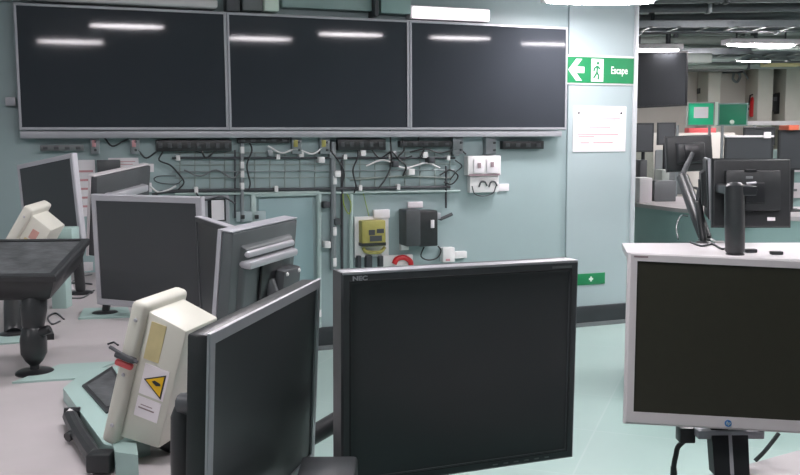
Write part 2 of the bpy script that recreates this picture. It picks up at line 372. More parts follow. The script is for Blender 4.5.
# white socket box
b = wthing('socket_box', 'white double socket box under the right television', 'socket box', 484, 192)
mb = MB(); wbox(mb, 468, 156, 501, 175, .07, .006); wbox(mb, 470, 175, 499, 192, .05, .005); mb.build('body', m_white, b, WM)
mb = MB(); wbox(mb, 474, 159, 484, 173, .078, .003); wbox(mb, 487, 159, 498, 173, .078, .003); mb.build('covers', m_paper, b, WM)
mb = MB(); wbox(mb, 478, 163, 481, 168, .083); wbox(mb, 491, 162, 494, 167, .083); wbox(mb, 469, 174, 500, 175.5, .072); mb.build('marks', m_ink, b, WM)
mb = MB()
for u in (483, 493): wtube(mb, [(u-4, 187), (u-2, 182), (u+2, 182), (u+4, 186)], .006, WOFF-.055)
mb.build('plug_cords', m_blk2, b, WM)
conduit('black flex looping under the white socket box', [(472, 186), (475, 194), (484, 196), (493, 193), (496, 186)], .004, m_blk2, WOFF-.05, name='flex_cord', cat='cable')
wsolo('label_plate', m_paper, 499, 184, 509, 191, .012, 'small white label right of the white socket box', 'label', 'white wall labels', .001)
wsolo('label_plate', m_paper, 408, 202, 423, 207.5, .012, 'small white label above the black wall dispenser', 'label', 'white wall labels', .001)
wsolo('label_plate', m_paper, 374, 210, 390, 218, .03, 'white label with rounded end on top of the olive relay box', 'label', 'white wall labels', .004)
wsolo('label_plate', m_paper, 140, 164, 154, 172, .012, 'white label just right of the rear tilted monitor', 'label', 'white wall labels', .001)
wsolo('label_plate', m_paper, 146, 183, 152, 192, .03, 'small white tag below the label behind the tilted monitor', 'label', 'white wall labels', .001)
wsolo('wall_tab', m_silvd, 5, 97, 16, 106, .05, 'small pale bracket tab at the left edge of the left television', 'bracket', bev=.003)
# relay box
b = wthing('relay_box', 'olive yellow relay box on a white backing plate', 'relay box', 373, 256)
mb = MB(); wbox(mb, 354.5, 217, 389, 256, .02, .004); mb.build('backing_plate', m_white, b, WM)
mb = MB(); wbox(mb, 362, 221, 386, 246, .09, .008); mb.build('case', m_olive, b, WM)
mb = MB(); wbox(mb, 369, 230, 375, 235, .094); wbox(mb, 377, 229, 384, 233, .094); wbox(mb, 370, 236, 382, 241, .094); mb.build('printed_marks', m_blk2, b, WM)
mb = MB(); wbox(mb, 362, 243.5, 386, 245.5, .094); mb.build('lid_seam', m_black, b, WM)
mb = MB(); wtube(mb, [(363, 248), (367, 252), (380, 252), (385, 247)], .012, WOFF-.05); mb.build('cable_loop', m_olive, b, WM)
for i, (u, wd) in enumerate(((359, 3), (369, 5), (381, 3))):
    wsolo('cable_gland', m_steeldk, u-wd/2, 256, u+wd/2+1, 268, .05, ['left narrow', 'middle wide', 'right narrow'][i]+' dark cable gland below the olive relay box', 'cable gland', 'glands under the relay box', .003)
# black dispenser
b = wthing('wall_dispenser', 'black wall unit with a side lever and white label', 'wall unit', 423, 248)
mb = MB(); wbox(mb, 401, 210, 409, 250, .04, .003); mb.build('backing_plate', m_white, b, WM)
mb = MB(); wbox(mb, 406, 210, 421, 246, .14, .01); mb.build('left_body', m_blk2, b, WM)
mb = MB(); wbox(mb, 420, 211, 438, 246, .13, .008); mb.build('right_body', m_black, b, WM)
mb = MB(); wbox(mb, 431, 220, 434.5, 228, .134, .002); mb.build('label', m_paper, b, WM)
mb = MB(); wtube(mb, [(434, 216), (441, 219), (452, 214)], .012, WOFF-.1, 10); mb.build('lever', m_blk2, b, WM)
mb = MB(); wbox(mb, 433, 213, 441, 219, .12, .006); mb.build('lever_hub', m_silver, b, WM)
conduit('black cable loops under the black wall unit', [(424, 247), (421, 256), (428, 260), (437, 258), (441, 251), (438, 246)], .005, m_black, WOFF-.06, name='flex_cord', cat='cable')
b = wthing('red_connector', 'white plate with a large red arched connector', 'connector', 400, 266)
mb = MB(); wbox(mb, 383, 256, 413, 270, .03, .004); mb.build('plate', m_white, b, WM)
mb = MB(); wtube(mb, [(394, 264), (397, 259), (404, 257.5), (410, 261), (411, 265)], .018, WOFF-.05, 10); mb.build('arch', m_red, b, WM)
b = wthing('white_socket', 'stepped white socket block right of the black wall unit', 'socket', 450, 262)
mb = MB(); wbox(mb, 443, 248, 455, 262, .06, .005); wbox(mb, 454, 252, 467, 258, .04, .003); mb.build('body', m_white, b, WM)
mb = MB(); wbox(mb, 446, 259, 450, 261, .064); mb.build('slot', m_inkr, b, WM)
# posters / papers behind left monitors
def wpaper(u0, v0, u1, v1, label, m_txt=m_inkr, lines=5, name='paper_notice'):
    b = wthing(name, label, 'notice', (u0+u1)/2, v1, 'paper notices on the teal wall')
    s0, z1 = wpt(u0, v0); s1, z0 = wpt(u1, v1); MB().box((s0, WOFF-.006, z0), (s1, WOFF-.001, z1)).build('sheet', m_paper, b, WM)
    mb = MB(); w, h = s1-s0, z1-z0
    for i in range(lines):
        zz = z1-h*(.2+.62*i/max(1, lines-1)); a = .1+.08*random.random(); c = .9-.12*random.random()
        mb.box((s0+w*a, WOFF-.0075, zz-h*.018), (s0+w*c, WOFF-.0055, zz+h*.018))
    mb.build('printed_lines', m_txt, b, WM); return b
wpaper(76, 160, 97, 216, 'tall white notice with red print behind the leftmost monitors')
wpaper(108, 158, 139, 176, 'white notice with red print above the rear tilted monitor')
wsolo('dark_folder', m_blk2, 97, 160, 121, 180, .05, 'dark grey folder leaning behind the rear tilted monitor', 'folder', bev=.004)
# white notice on the panel with two screws
YP = WOFF-.02
b = wthing('wall_notice', 'white landscape notice screwed to the panel under the escape sign', 'notice', 598, 152)
s0, z1 = wpt(573, 106, YP); s1, z0 = wpt(625, 151.5, YP); w, h = s1-s0, z1-z0; cx, cz = (s0+s1)/2, (z0+z1)/2
MB().box((s0, YP-.006, z0), (s1, YP, z1), .001).build('plate', m_paper, b, WM)
mb = MB()
for fx in (-.4, .4): mb.lathe([(.008, 0), (.008, .004)], n=12, M=WM.inverted() @ WM @ T(cx+fx*w, YP-.006, cz+h*.35) @ RX(PI/2))
mb.build('screws', m_steeldk, b, WM)
mb = MB()
for zz, a, c in ((.24, -.42, .38), (.2, -.2, .3), (.03, -.2, .2), (-.12, -.42, .35), (-.16, -.4, -.1), (-.3, -.36, -.2), (-.3, -.12, .25)):
    mb.box((cx+a*w, YP-.0068, cz+zz*h-.003), (cx+c*w, YP-.006, cz+zz*h+.003))
mb.build('printed_lines', m_inkr, b, WM)
# escape sign
b = wthing('escape_sign', 'green escape sign with white arrow and running figure', 'sign', 600, 84)
s0, z1 = wpt(567, 56.5, YP); s1, z0 = wpt(633.5, 84, YP); w, h = s1-s0, z1-z0; cx, cz = (s0+s1)/2, (z0+z1)/2
MB().box((s0-.01, YP-.008, z0-.012), (s1+.01, YP, z1+.014), .001).build('backing', m_silver2, b, WM)
gf = MB().box((s0, YP-.011, z0), (s1, YP-.008, z1)).build('green_face', m_green, b, WM)
ys = YP-.011
mb = MB()
def poly(mb, pts, y0, y1):
    a = [mb.bm.verts.new((x, y0, z)) for x, z in pts]; c = [mb.bm.verts.new((x, y1, z)) for x, z in pts]; n = len(pts)
    mb.bm.faces.new(a); mb.bm.faces.new(c[::-1])
    for i in range(n): mb.bm.faces.new([a[i], c[i], c[(i+1) % n], a[(i+1) % n]])
ax = s0+.005; q = h*.40
poly(mb, [(ax+x*h, cz+z*h) for x, z in ((0, 0), (.35, .42), (.62, .42), (.36, .12), (.72, .12), (.72, -.12), (.36, -.12), (.62, -.42), (.35, -.42))], ys-.0012, ys)
mb.build('arrow', m_signw, gf, WM)
dx = s0+w*.345
MB().box((dx, ys-.0012, z0+h*.06), (dx+w*.18, ys, z1-h*.06)).build('door_pictogram', m_signw, gf, WM)
mb = MB(); fx = dx+w*.09
mb.lathe([(.011, 0), (.011, .001)], n=14, M=T(fx+.004, ys-.0012, cz+h*.27) @ RX(PI/2))
for a, c in (((0, .18), (-.02, -.08)), ((-.02, -.08), (.06, -.22)), ((.06, -.22), (.04, -.36)), ((-.02, -.08), (-.09, -.2)), ((-.09, -.2), (-.17, -.3)), ((0, .15), (.12, .05)), ((0, .15), (-.13, .08)), ((-.13, .08), (-.16, -.04))):
    p, r_ = Vector((fx+a[0]*h, 0, cz+a[1]*h)), Vector((fx+c[0]*h, 0, cz+c[1]*h)); d = (r_-p).normalized(); nn = Vector((-d.z, 0, d.x))*h*.035
    poly(mb, [((p+nn).x, (p+nn).z), ((r_+nn).x, (r_+nn).z), ((r_-nn).x, (r_-nn).z), ((p-nn).x, (p-nn).z)], ys-.0024, ys-.0012)
mb.build('running_figure', m_green, b, WM)
text('lettering', 'Escape', h*.40, WM @ T(s0+w*.765, ys-.0008, cz), m_signw, gf, bold=.0012, sx=.72)
# small green sign
b = wthing('first_aid_sign', 'small green sign with white cross low on the panel', 'sign', 590, 282)
s0, z1 = wpt(571, 274.5, YP); s1, z0 = wpt(604.5, 283.5, YP); cx, cz = (s0+s1)/2, (z0+z1)/2
MB().box((s0, YP-.006, z0), (s1, YP, z1), .001).build('plate', m_green, b, WM)
sx_, _ = wpt(590.5, 279, YP)
mb = MB(); mb.box((sx_-.018, YP-.0075, cz-.007), (sx_+.018, YP-.006, cz+.007)); mb.box((sx_-.007, YP-.0078, cz-.018), (sx_+.007, YP-.006, cz+.018)); mb.build('cross', m_signw, b, WM)
# ------------------------------------------------------------------ lamps
def lamp(c, ang, L=.72, wd=.17, label='', zc=None, s=1, oval=True):
    """surface ceiling lamp: housing + glowing diffuser; c = centre of the underside"""
    M = T(*c) @ Matrix.Rotation(ang, 4, 'Z')
    t = thing('ceiling_lamp', label, 'lamp', c, 'fluorescent ceiling lamps')
    mb = MB(); mb.hexa([(-L/2, -wd/2, .012), (L/2, -wd/2, .012), (L/2, wd/2, .012), (-L/2, wd/2, .012), (-L/2, -wd/2, .06), (L/2, -wd/2, .06), (L/2, wd/2, .06), (-L/2, wd/2, .06)], .006)
    mb.build('housing', m_silver2, t, M)
    mb = MB(); n = 16; prof = []
    pts = [((L/2-.02)*math.cos(a), (wd/2-.01)*math.sin(a)) for a in [i*2*PI/32 for i in range(32)]]
    if not oval: pts = [(-L/2+.02, -wd/2+.01), (L/2-.02, -wd/2+.01), (L/2-.02, wd/2-.01), (-L/2+.02, wd/2-.01)]
    mb.prism(pts, 0, .014); mb.build('diffuser', m_glow, t, M)
    if c[2] < CEIL-.1:
        for sx in (-L*.35, L*.35): MB().tube([(sx, 0, .055), (sx, 0, CEIL-c[2])], .008, 6).build('hanger', m_steeldk, t, M)
    return t
lamp((1.30, 5.93, 2.25), YAW*.2, .74, .2, 'bright ceiling lamp above the escape sign at the top edge')
lamp((3.46, 8.75, 2.255), .15, .72, .2, 'bright ceiling lamp far right above the grey pillars')
lamp((2.45, 9.13, 2.25), .0, .72, .2, 'ceiling lamp half hidden behind the wall corner above the hanging dark display')
room = [((-.31, 1.26), 'ceiling lamp above the nearest silver monitor'), ((-.40, 2.78), 'ceiling lamp above the left desk monitors'), ((1.03, 2.68), 'ceiling lamp above the middle of the room'),
        ((1.52, 3.52), 'ceiling lamp between the middle and the right counter'), ((2.55, 3.97), 'ceiling lamp above the right counter'), ((3.7, 4.15), 'ceiling lamp right of the counter lamp'),
        ((-3.0, -1.2), 'unseen ceiling lamp added in the rear left corner behind the photographer'), ((-2.2, -.6), 'unseen ceiling lamp added in the rear behind the photographer'), ((8.3, 3.6), 'unseen ceiling lamp added in the right rear part of the room'),  # unseen rear and right lamps, added for room light outside the screens' reflections
        ((-2.6, 2.2), 'ceiling lamp near the left wall'), ((5.6, 6.2), 'added ceiling lamp in the right aisle'), ((5.8, 9.8), 'added ceiling lamp at the far right by the wall'), ((1.2, 11.8), 'added ceiling lamp behind the television wall by the far wall'), ((4.6, 11.9), 'added ceiling lamp nearest the far pillars'), ((2.9, 11.2), 'added ceiling lamp behind the hanging dark display')]  # from the right aisle on: lamps added to brighten the back room
room += [((3.1, 6.3), 'added ceiling lamp over the gap beside the television wall'), ((6.5, 11.6), 'added ceiling lamp at the right end of the back room'), ((4.9, 6.2), 'added ceiling lamp above the right edge of the back counter')]  # further lamps added for back room light, kept out of the frame
for (x, y), lb in room: lamp((x, y, 2.38), YAW+.1, .66, .15 if y < 5 else .24, lb)
# lamp sitting directly on top of the TVs
def toplamp(u0, v0, u1, v1, y0, y1, label, str_m):
    s0, z1 = wpt(u0, v0, y0); s1, z0 = wpt(u1, v1, y0)
    M = WM
    t = thing('wall_lamp', label, 'lamp', WM @ Vector(((s0+s1)/2, y1, z0)), 'lamps above the televisions')
    MB().box((s0, y0, z0), (s1, y0+.03, z1), .008).build('diffuser', str_m, t, M)
    MB().box((s0-.01, y0+.03, z0-.004), (s1+.01, y1, z1+.01), .004).build('housing', m_silver2, t, M)
m_glow2 = mat('dim_diffuser', (240, 238, 242), .5, emit=(255, 244, 250), estr=1.6)
toplamp(413.5, 6, 490, 21, -.0, WOFF, 'short bright lamp on top of the right television', m_glow2)
# ceiling fittings above the televisions
wsolo('cable_trough', m_silver2, -20, -12, 218, 7.5, .16, 'pale boxed trough above the left television', 'trough', bev=.01)
wsolo('hanger_bracket', m_steeldk, 226, -20, 240, 11.5, .12, 'dark bracket above the joint of left and middle televisions', 'bracket', bev=.004)
wsolo('trough_cover', m_grey, 242, -20, 263, 11, .1, 'mid grey cover plate above the middle television', 'cover plate', bev=.004)
wsolo('cover_plate', m_signw, 264, -20, 279, 11, .13, 'narrow pale green panel above the middle television', 'panel', bev=.004)
wsolo('trough_cover', m_cons, 282, -20, 372, 11, .08, 'long grey cover plate above the middle television', 'cover plate', bev=.004)
wsolo('hanger_bracket', m_steeldk, 375, -20, 379, 16, .14, 'thin dark bracket above the middle television\'s right part', 'bracket', bev=.002)
wsolo('trough_cover', m_tealdk, 381, -20, 411, 14, .1, 'greenish cover plate left of the bright wall lamp', 'cover plate', bev=.004)
# ------------------------------------------------------------------ desks and counters
def desk(name, pts, label, cat='desk', top=m_desk, body=m_tealdk, th=.035, inset=.05, z=.76, dark=False):
    c = sum((Vector((p[0], p[1], 0)) for p in pts), Vector())/len(pts)
    t = thing(name, label, cat, c)
    MB().prism(pts, z-th, z).build('desktop', top, t)
    ins = [(p[0]+(c.x-p[0])*inset/max(.01, (Vector((p[0], p[1], 0))-c).length), p[1]+(c.y-p[1])*inset/max(.01, (Vector((p[0], p[1], 0))-c).length)) for p in pts]
    MB().prism(ins, 0, z-th).build('cabinet', body, t)
    return t
desk('console_desk', [(-3.2, 1.0), (-.32, 1.0), (-.185, 1.7), (-.33, 3.2), (-.62, 3.75), (-1.0, 4.28), (-2.3, 4.1), (-3.2, 4.0)], 'wide grey console desk with mint strips at the left', 'desk')
fe = onz(800, 450); fw = onz(745, 465); dd = (fe-fw).normalized(); A = fw-dd*.42; B = fw+dd*1.3
desk('console_desk', [tuple(A.xy), (A.x, .75), (B.x, .75), tuple(B.xy)], 'grey desk under the silver monitor at the lower right corner', 'desk')
p1, p2 = onz(630, 258.5), onz(632, 243)
desk('counter', [(p1.x, p1.y), (4.8, p1.y-.25), (5.0, p2.y-.1), (p2.x-.06, p2.y)], 'pale topped counter carrying the black monitor arms at the right', 'counter', top=m_silver2, inset=.03)
q = [onz(u, v) for u, v in ((634, 203), (680, 208.5), (740, 213), (800, 217), (840, 219))]
desk('counter', [(p.x, p.y) for p in q]+[(q[-1].x+.6, q[-1].y+1.2), (q[-1].x-.2, q[0].y+.9), (q[0].x+.05, q[0].y+1.15)], 'grey topped teal counter in the back room behind the monitor arms', 'counter', top=m_desk, inset=.04)
# ------------------------------------------------------------------ monitors
ZD = .76
def arm(root, bx, by, top, r=.026, zb=ZD, base_r=.048, prefix='arm', kind='bottle'):
    """bottle-shaped monitor arm column on a round base"""
    top = Vector(top); hgt = top.z-zb
    MB().lathe([(base_r, 0), (base_r, .004), (base_r*.85, .009), (base_r*.3, .012)], (bx, by, zb)).build('base', m_blk3, root)
    if kind == 'bottle':
        m = min(.5, .55)
        pr = [(.012, .008), (.012, .022), (r*.75, .034), (r*1.12, .055), (r*1.15, hgt*m*.75), (r*.95, hgt*m), (r*.8, hgt*m+.006)]
        la = MB().lathe(pr, (bx, by, zb)).build('lower_arm', m_black, root)
        d = top-Vector((bx, by, zb+hgt*m)); L = d.length; Mr = T(bx, by, zb+hgt*m) @ d.to_track_quat('Z', 'Y').to_matrix().to_4x4()
        MB().lathe([(r*.8, 0), (r*.95, .008), (r*1.1, L*.4), (r*1.05, L*.8), (r*.8, L*.96), (r*.3, L)], n=20).build('upper_arm', m_black, root, Mr)
        MB().lathe([(.008, 0), (.012, .004), (.012, .03), (.009, .034)], n=12, M=T(bx+r*.6, by-r*.3, zb+hgt*m-.01) @ RY(1.2)).build('knob', m_blk3, la)
    else:
        d = top-Vector((bx, by, zb)); Mr = T(bx, by, zb) @ d.to_track_quat('Z', 'Y').to_matrix().to_4x4(); L = d.length
        MB().lathe([(r*.8, .005), (r, .02), (r*1.05, L*.5), (r*1.0, L-.02), (r*.7, L-.005), (r*.2, L)], n=20).build('arm_column', m_black, root, Mr)
def monitor(label, ps, w, h, d, base, bez=.017, bb=None, fm=m_silver, hm=m_black, sm=m_screen, fd=.016, armtop=None, noarm=False, group='desk monitors', bulge=.62, kind='column', ar=.02, screws=True, zb=ZD, hd=None, boxy=False):
    M = pose(*ps)
    t = thing('monitor', label, 'monitor', (base[0], base[1], zb), group)
    MB().ring(w, h, bez, 0, fd, bb=bb).build('bezel', fm, t, M)
    MB().box((-w/2+bez-.001, .003, -h/2+(bb or bez)-.001), (w/2-bez+.001, .008, h/2-bez+.001)).build('screen', sm, t, M)
    hd = hd or d
    mb = MB(); mb.frustum(w-.004, h-.004, fd, w-(.008 if boxy else .02), h-(.008 if boxy else .02), hd*(.96 if boxy else .62), .004)
    mb.build('housing', hm, t, M)
    bc = MB().frustum(w*bulge, h*bulge, hd*.6, w*bulge*.9, h*bulge*.85, hd+.012, .006).build('back_cover', hm, t, M)
    c = M @ Vector((0, hd+.012, 0))
    if armtop is None: armtop = M @ Vector((0, hd+.045, -.01))
    MB().box((-.055, hd+.012, -.055), (.055, hd+.022, .055), .004).build('mount_plate', m_blk3, bc, M)
    if noarm: return t, M
    MB().tube([c, armtop], .018, 12).build('tilt_joint', m_blk2, t)
    arm(t, base[0], base[1], armtop, ar, zb, kind=kind)
    return t, M
# F nearest silver-edged monitor
Fp = (-.197, 1.328, .970, 1.32, .06, -.02)
t, M = monitor('nearest silver framed monitor seen at a steep angle left of the black monitor', Fp, .421, .326, .05, (-.352, 1.40), bez=.016, fm=m_silver, hm=m_black, fd=.004, hd=.036, boxy=True, armtop=(-.348, 1.40, .955), kind='column', ar=.0195)
# NEC
Np = (.117, 1.60, .953, .3748, .0126, .0071)
t, M = monitor('large black monitor in the centre foreground with a pale maker name', Np, .470, .385, .055, (-.262, 1.66), bez=.019, bb=.019, fm=m_blk2, hm=m_blk2, sm=m_screen, fd=.050, hd=.085, zb=ZD, armtop=(.06, 1.73, .93), ar=.018)
w, h = .470, .385
MB().box((-w/2+.002, -.0005, h/2-.0035), (w/2-.002, .03, h/2+.0015), .001).build('top_edge', m_silver, t, M)
text('maker_name', 'NEC', .0105, M @ T(-w/2+.033, -.0006, h/2-.0105), m_logo, t, bold=.0004, sx=1.3)
MB().box((w/2-.058, -.0008, h/2-.0125), (w/2-.016, .001, h/2-.0085)).build('printed_mark', m_grey, t, M)
MB().ring(w-.028, h-.028, .003, -.001, .004).build('inner_lip', m_black, t, M)
mb = MB()
for i in range(6): mb.box((.06+i*.022, -.0012, -h/2+.007), (.07+i*.022, .002, -h/2+.0095), .0005)
mb.build('buttons', m_grey, t, M)
# HP
Hp = (.6022, 1.6132, 1.001, -.0492, -.2022, .0459)
t, M = monitor('silver framed monitor on a black stand at the right edge', Hp, .3737, .3136, .05, (.617, 1.56), bez=.0155, bb=.0225, fm=m_silver2, hm=m_silver2, sm=m_screen2, fd=.018, noarm=True)
MB().lathe([(.0062, 0), (.0062, .001)], n=20, M=T(-.002, -.0002, -.3136/2+.011) @ RX(PI/2)).build('badge', m_blue, t, M)
text('badge_text', 'hp', .0085, M @ T(-.002, -.0014, -.3136/2+.0115), m_signw, [c for c in t.children if c.name.startswith('badge')][0], shear=.3)
MB().box((-.178, -.0006, .3136/2-.009), (-.152, .001, .3136/2-.006)).build('printed_mark', m_ink, t, M)
a0 = ony(714, 437, 1.615); a1 = ony(751, 437, 1.615)
def neck_seg(xa, xb, y0, z0, y1, z1, d): return MB().hexa([(xa, y0, z0), (xb, y0, z0), (xb, y0+d, z0), (xa, y0+d, z0), (xa, y1, z1), (xb, y1, z1), (xb, y1+d, z1), (xa, y1+d, z1)])
xm = (a0.x+a1.x)/2
b0, b1 = ony(715, 470, 1.575), ony(750, 470, 1.575)
n1 = MB().hexa([(b0.x, 1.575, ZD+.004), (b1.x, 1.575, ZD+.004), (b1.x, 1.605, ZD+.004), (b0.x, 1.605, ZD+.004), (a0.x, 1.632, .836), (a1.x, 1.632, .836), (a1.x, 1.662, .836), (a0.x, 1.662, .836)]).build('lower_neck', m_blk3, t)
neck_seg(a0.x, a1.x, 1.632, .836, 1.668, .96, .03).build('upper_neck', m_blk3, t)
xb = (b0.x+b1.x)/2; MB().hexa([(xb-.003, 1.5735, ZD+.006), (xb+.003, 1.5735, ZD+.006), (xb+.003, 1.58, ZD+.006), (xb-.003, 1.58, ZD+.006), (xm-.003, 1.6305, .8355), (xm+.003, 1.6305, .8355), (xm+.003, 1.636, .8355), (xm-.003, 1.636, .8355)]).build('neck_strip', m_silver, n1)
MB().box((xm-.09, 1.38, ZD), (xm+.09, 1.562, ZD+.008), .003).build('stand_foot', m_blk3, t)
g0 = ony(697, 434, 1.63); g1 = ony(763, 434, 1.63)
MB().box((g0.x, 1.622, g0.z-.008), (g1.x, 1.66, g0.z+.008), .002).build('speaker_bar', m_silvd, t)
# power plug and cables of the HP
c0 = ony(686, 434, 1.66)
t = thing('power_cable', 'black plug and cable hanging below the left part of the silver right monitor', 'cable', (c0.x, 1.66, ZD))
MB().box((c0.x-.016, 1.645, c0.z-.014), (c0.x+.014, 1.675, c0.z+.016), .003).build('plug', m_black, t)
pl = [ony(u, v, 1.66) for u, v in ((684, 441), (678, 447), (676, 455), (674, 465), (673, 480))]+[Vector((c0.x-.02, 1.66, .74)), Vector((c0.x, 1.655, .50))]
MB().tube(pl, .005, 10).build('cord', m_black, t)
pl = [ony(u, v, 1.67) for u, v in ((779, 433), (773, 441), (764, 452), (755, 461))]
solo('signal_cable', MB().tube(pl, .004, 10), m_dgreen, 'dark cable slanting down behind the black monitor stand', 'cable')
# D
Dp = (-.8514, 3.001, 1.0013, -.4218, .0224, .0009)
bD = onz(105, 314)
t, M = monitor('square silver framed monitor on a round foot at the left of the desk', Dp, .462, .386, .045, (bD.x, bD.y), bez=.022, fm=m_silver, fd=.02, armtop=(bD.x+.04, bD.y+.03, .98), ar=.014)
# E2
Ep = (-.407, 2.40, 1.008, -1.9232, -.12, .0186)
M0 = pose(*Ep)
t, M = monitor('monitor seen from behind with a ridged grey back, between two silver monitors', Ep, .357, .30, .050, (-.335, 2.33), bez=.016, fm=m_silver, hm=m_dgreen, fd=.012, hd=.046, bulge=.80, boxy=True, armtop=(-.335, 2.37, .95))
MB().box((-.178, .0, .1475), (.178, .042, .151), .001).build('top_cover', m_silvd, t, M)
MB().box((-.13, .03, .052), (.135, .078, .074), .008).build('carry_ridge', m_silver, t, M); MB().box((-.125, .03, .080), (.13, .068, .097), .007).build('carry_ridge', m_silver, t, M)
hb = MB().box((-.12, .055, -.06), (-.02, .095, .028), .006).build('hinge_block', m_blk2, t, M)
for x, z in ((-.105, .018), (-.035, .018), (-.105, -.05)): MB().lathe([(.006, 0), (.004, .004)], n=10, M=T(x, .095, z) @ RX(-PI/2)).build('screw', m_white, hb, M)
# E1
Qp = (-.546, 2.63, .98, -1.0706, .03, .02)
t, M = monitor('dark monitor edge squeezed between the square monitor and the ridged one', Qp, .369, .31, .03, (-.47, 2.72), bez=.014, fm=m_blk2, hm=m_blk2, fd=.012, hd=.022, armtop=(-.47, 2.72, .95), ar=.014)
MB().box((-.184, .0, .154), (.184, .024, .158), .001).build('top_cover', m_silver, t, M)
# B
Bp = (-1.3763, 3.5144, 1.1356, -.6718, -.0032, -.1244)
t, M = monitor('leftmost monitor, silver framed and slightly rolled to one side', Bp, .41, .345, .045, (-1.30, 3.62), bez=.018, fm=m_silver, hm=m_silvd, fd=.022, armtop=(-1.31, 3.60, 1.10))
# C
Cp = (-1.25, 3.95, 1.085, -1.8519, -.1516, .0952)
t, M = monitor('tilted monitor seen from behind with a white top edge and ridge', Cp, .4102, .345, .047, (-1.10, 3.92), bez=.016, fm=m_silver2, hm=m_blk2, fd=.012, hd=.043, boxy=True, armtop=(-1.12, 3.90, 1.04))
MB().box((-.205, .0, .170), (.205, .03, .177), .002).build('top_cover', m_silver2, t, M)
MB().box((-.15, .03, .06), (.15, .070, .095), .010).build('carry_ridge', m_silver, t, M)
# K flat-tilted black monitor on bottle arm
bK = onz(35, 373)
Kp = (-1.115, 2.44, 1.062, .04, -1.36, 0)
M = pose(*Kp)
t = thing('monitor', 'black monitor tipped back flat on a bottle shaped arm at the left edge', 'monitor', bK, 'desk monitors')
w, h = .44, .31
MB().ring(w, h, .02, 0, .016).build('bezel', m_black, t, M)
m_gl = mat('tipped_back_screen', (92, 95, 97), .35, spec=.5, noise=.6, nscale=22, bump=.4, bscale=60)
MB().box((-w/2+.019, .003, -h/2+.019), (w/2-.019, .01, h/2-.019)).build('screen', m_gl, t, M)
MB().frustum(w-.004, h-.004, .014, w*.86, h*.84, .082, .016).build('housing', m_black, t, M)
MB().frustum(.26, .18, .078, .2, .14, .10, .006).build('back_cover', m_black, t, M)
mb = MB(); 
for x, z in ((.19, -.09), (.205, -.02)): mb.lathe([(.009, 0), (.006, .004)], n=10, M=T(x-.012, .036, z) @ RY(PI/2))
mb.build('side_ports', m_silver, t, M)
arm(t, bK.x, bK.y, (bK.x+.005, bK.y+.02, 1.0), .030, base_r=.05)
# J + I enclosures
def enclosure(label, X, Y, Z, yaw, tilt, roll, w, h, tk, D, bw, bh, base, lab=True, armr=.024):
    M = pose(X, Y, Z, yaw, tilt, roll)
    t = thing('display_enclosure', label, 'enclosure', (base[0], base[1], ZD), 'beige enclosures')
    MB().box((-w/2, 0, -h/2), (w/2, tk, h/2), .010, seg=3).build('front_flange', m_beige, t, M)
    MB().frustum(bw, bh, tk-.002, bw*.97, bh*.93, D, .005, cz1=-bh*.01).build('case', m_beige, t, M)
    MB().box((-w/2+.02, -.003, -h/2+.03), (w/2-.02, .001, h/2-.03), .001).build('screen', m_screen, t, M)
    mb = MB()
    for z in (-.36, .0, .38): mb.lathe([(.004, 0), (.003, .002)], n=10, M=T(w/2, tk*.55, z*h) @ RY(PI/2))
    mb.build('screws', m_silver, t, M)
    tp = M @ Vector((0, D*.6, -bh/2+.0))
    arm(t, base[0], base[1], (tp.x, tp.y, tp.z), armr, kind='column')
    return t, M
SI = .865
t, M = enclosure('beige metal display enclosure with yellow warning triangle, leaning back beside the nearest silver monitor', -.5088, 1.716, .9473, -1.8401, -.2885, .0151, .1864*SI, .3323*SI, .0355*SI, .1298*SI, .1509*SI, .2976*SI, (-.435, 1.765))
case = [c for c in t.children if c.name.startswith('case')][0]
def sbox(mb, y0, z0, y1, z1, th=.0012):
    y0, z0, y1, z1 = y0*SI, z0*SI, y1*SI, z1*SI
    fy = lambda y: .1509*SI/2*(1-.03*(y-.0335*SI)/((.1298-.0335)*SI))
    a, c = fy(y0), fy(y1)
    mb.hexa([(a-.002, y0, z0), (c-.002, y1, z0), (c+th, y1, z0), (a+th, y0, z0), (a-.002, y0, z1), (c-.002, y1, z1), (c+th, y1, z1), (a+th, y0, z1)])
mb = MB(); sbox(mb, .048, .045, .084, .130); mb.build('aged_label', m_cream, case, M)
mb = MB(); sbox(mb, .055, -.034, .114, .036, .0010); wl = mb.build('warning_label', m_paper, case, M)
mb = MB(); sbox(mb, .055, -.086, .112, -.040, .0010); tl = mb.build('text_label', m_paper, case, M)
mb = MB(); sbox(mb, .062, -.066, .100, -.063, .0014); mb.build('printed_line', m_ink, tl, M)
mb = MB(); sbox(mb, .066, -.058, .094, -.056, .0014); mb.build('printed_line', m_ink, tl, M)
def tri(pts, th, name, m):
    mb = MB(); fy = lambda y: .1509*SI/2*(1-.03*(y-.0335*SI)/((.1298-.0335)*SI))
    pts = [(y*SI, z*SI) for y, z in pts]
    a = [mb.bm.verts.new((fy(y)-.003, y, z)) for y, z in pts]; c = [mb.bm.verts.new((fy(y)+th, y, z)) for y, z in pts]
    mb.bm.faces.new(a); mb.bm.faces.new(c)
    for i in range(len(pts)): mb.bm.faces.new([a[i], a[(i+1) % len(pts)], c[(i+1) % len(pts)], c[i]])
    mb.build(name, m, wl, M, smooth=False)
tri([(.0600, .001), (.1085, .026), (.1085, -.031)], .0018, 'triangle_border', m_black)
tri([(.0655, .001), (.1055, .0215), (.1055, -.0255)], .0024, 'triangle_field', m_yel)
tri([(.080, .0025), (.086, .0065), (.100, .0035), (.102, -.001), (.092, -.0045), (.084, -.0005)], .0030, 'hazard_mark', m_black)
fw_ = .1864*SI/2
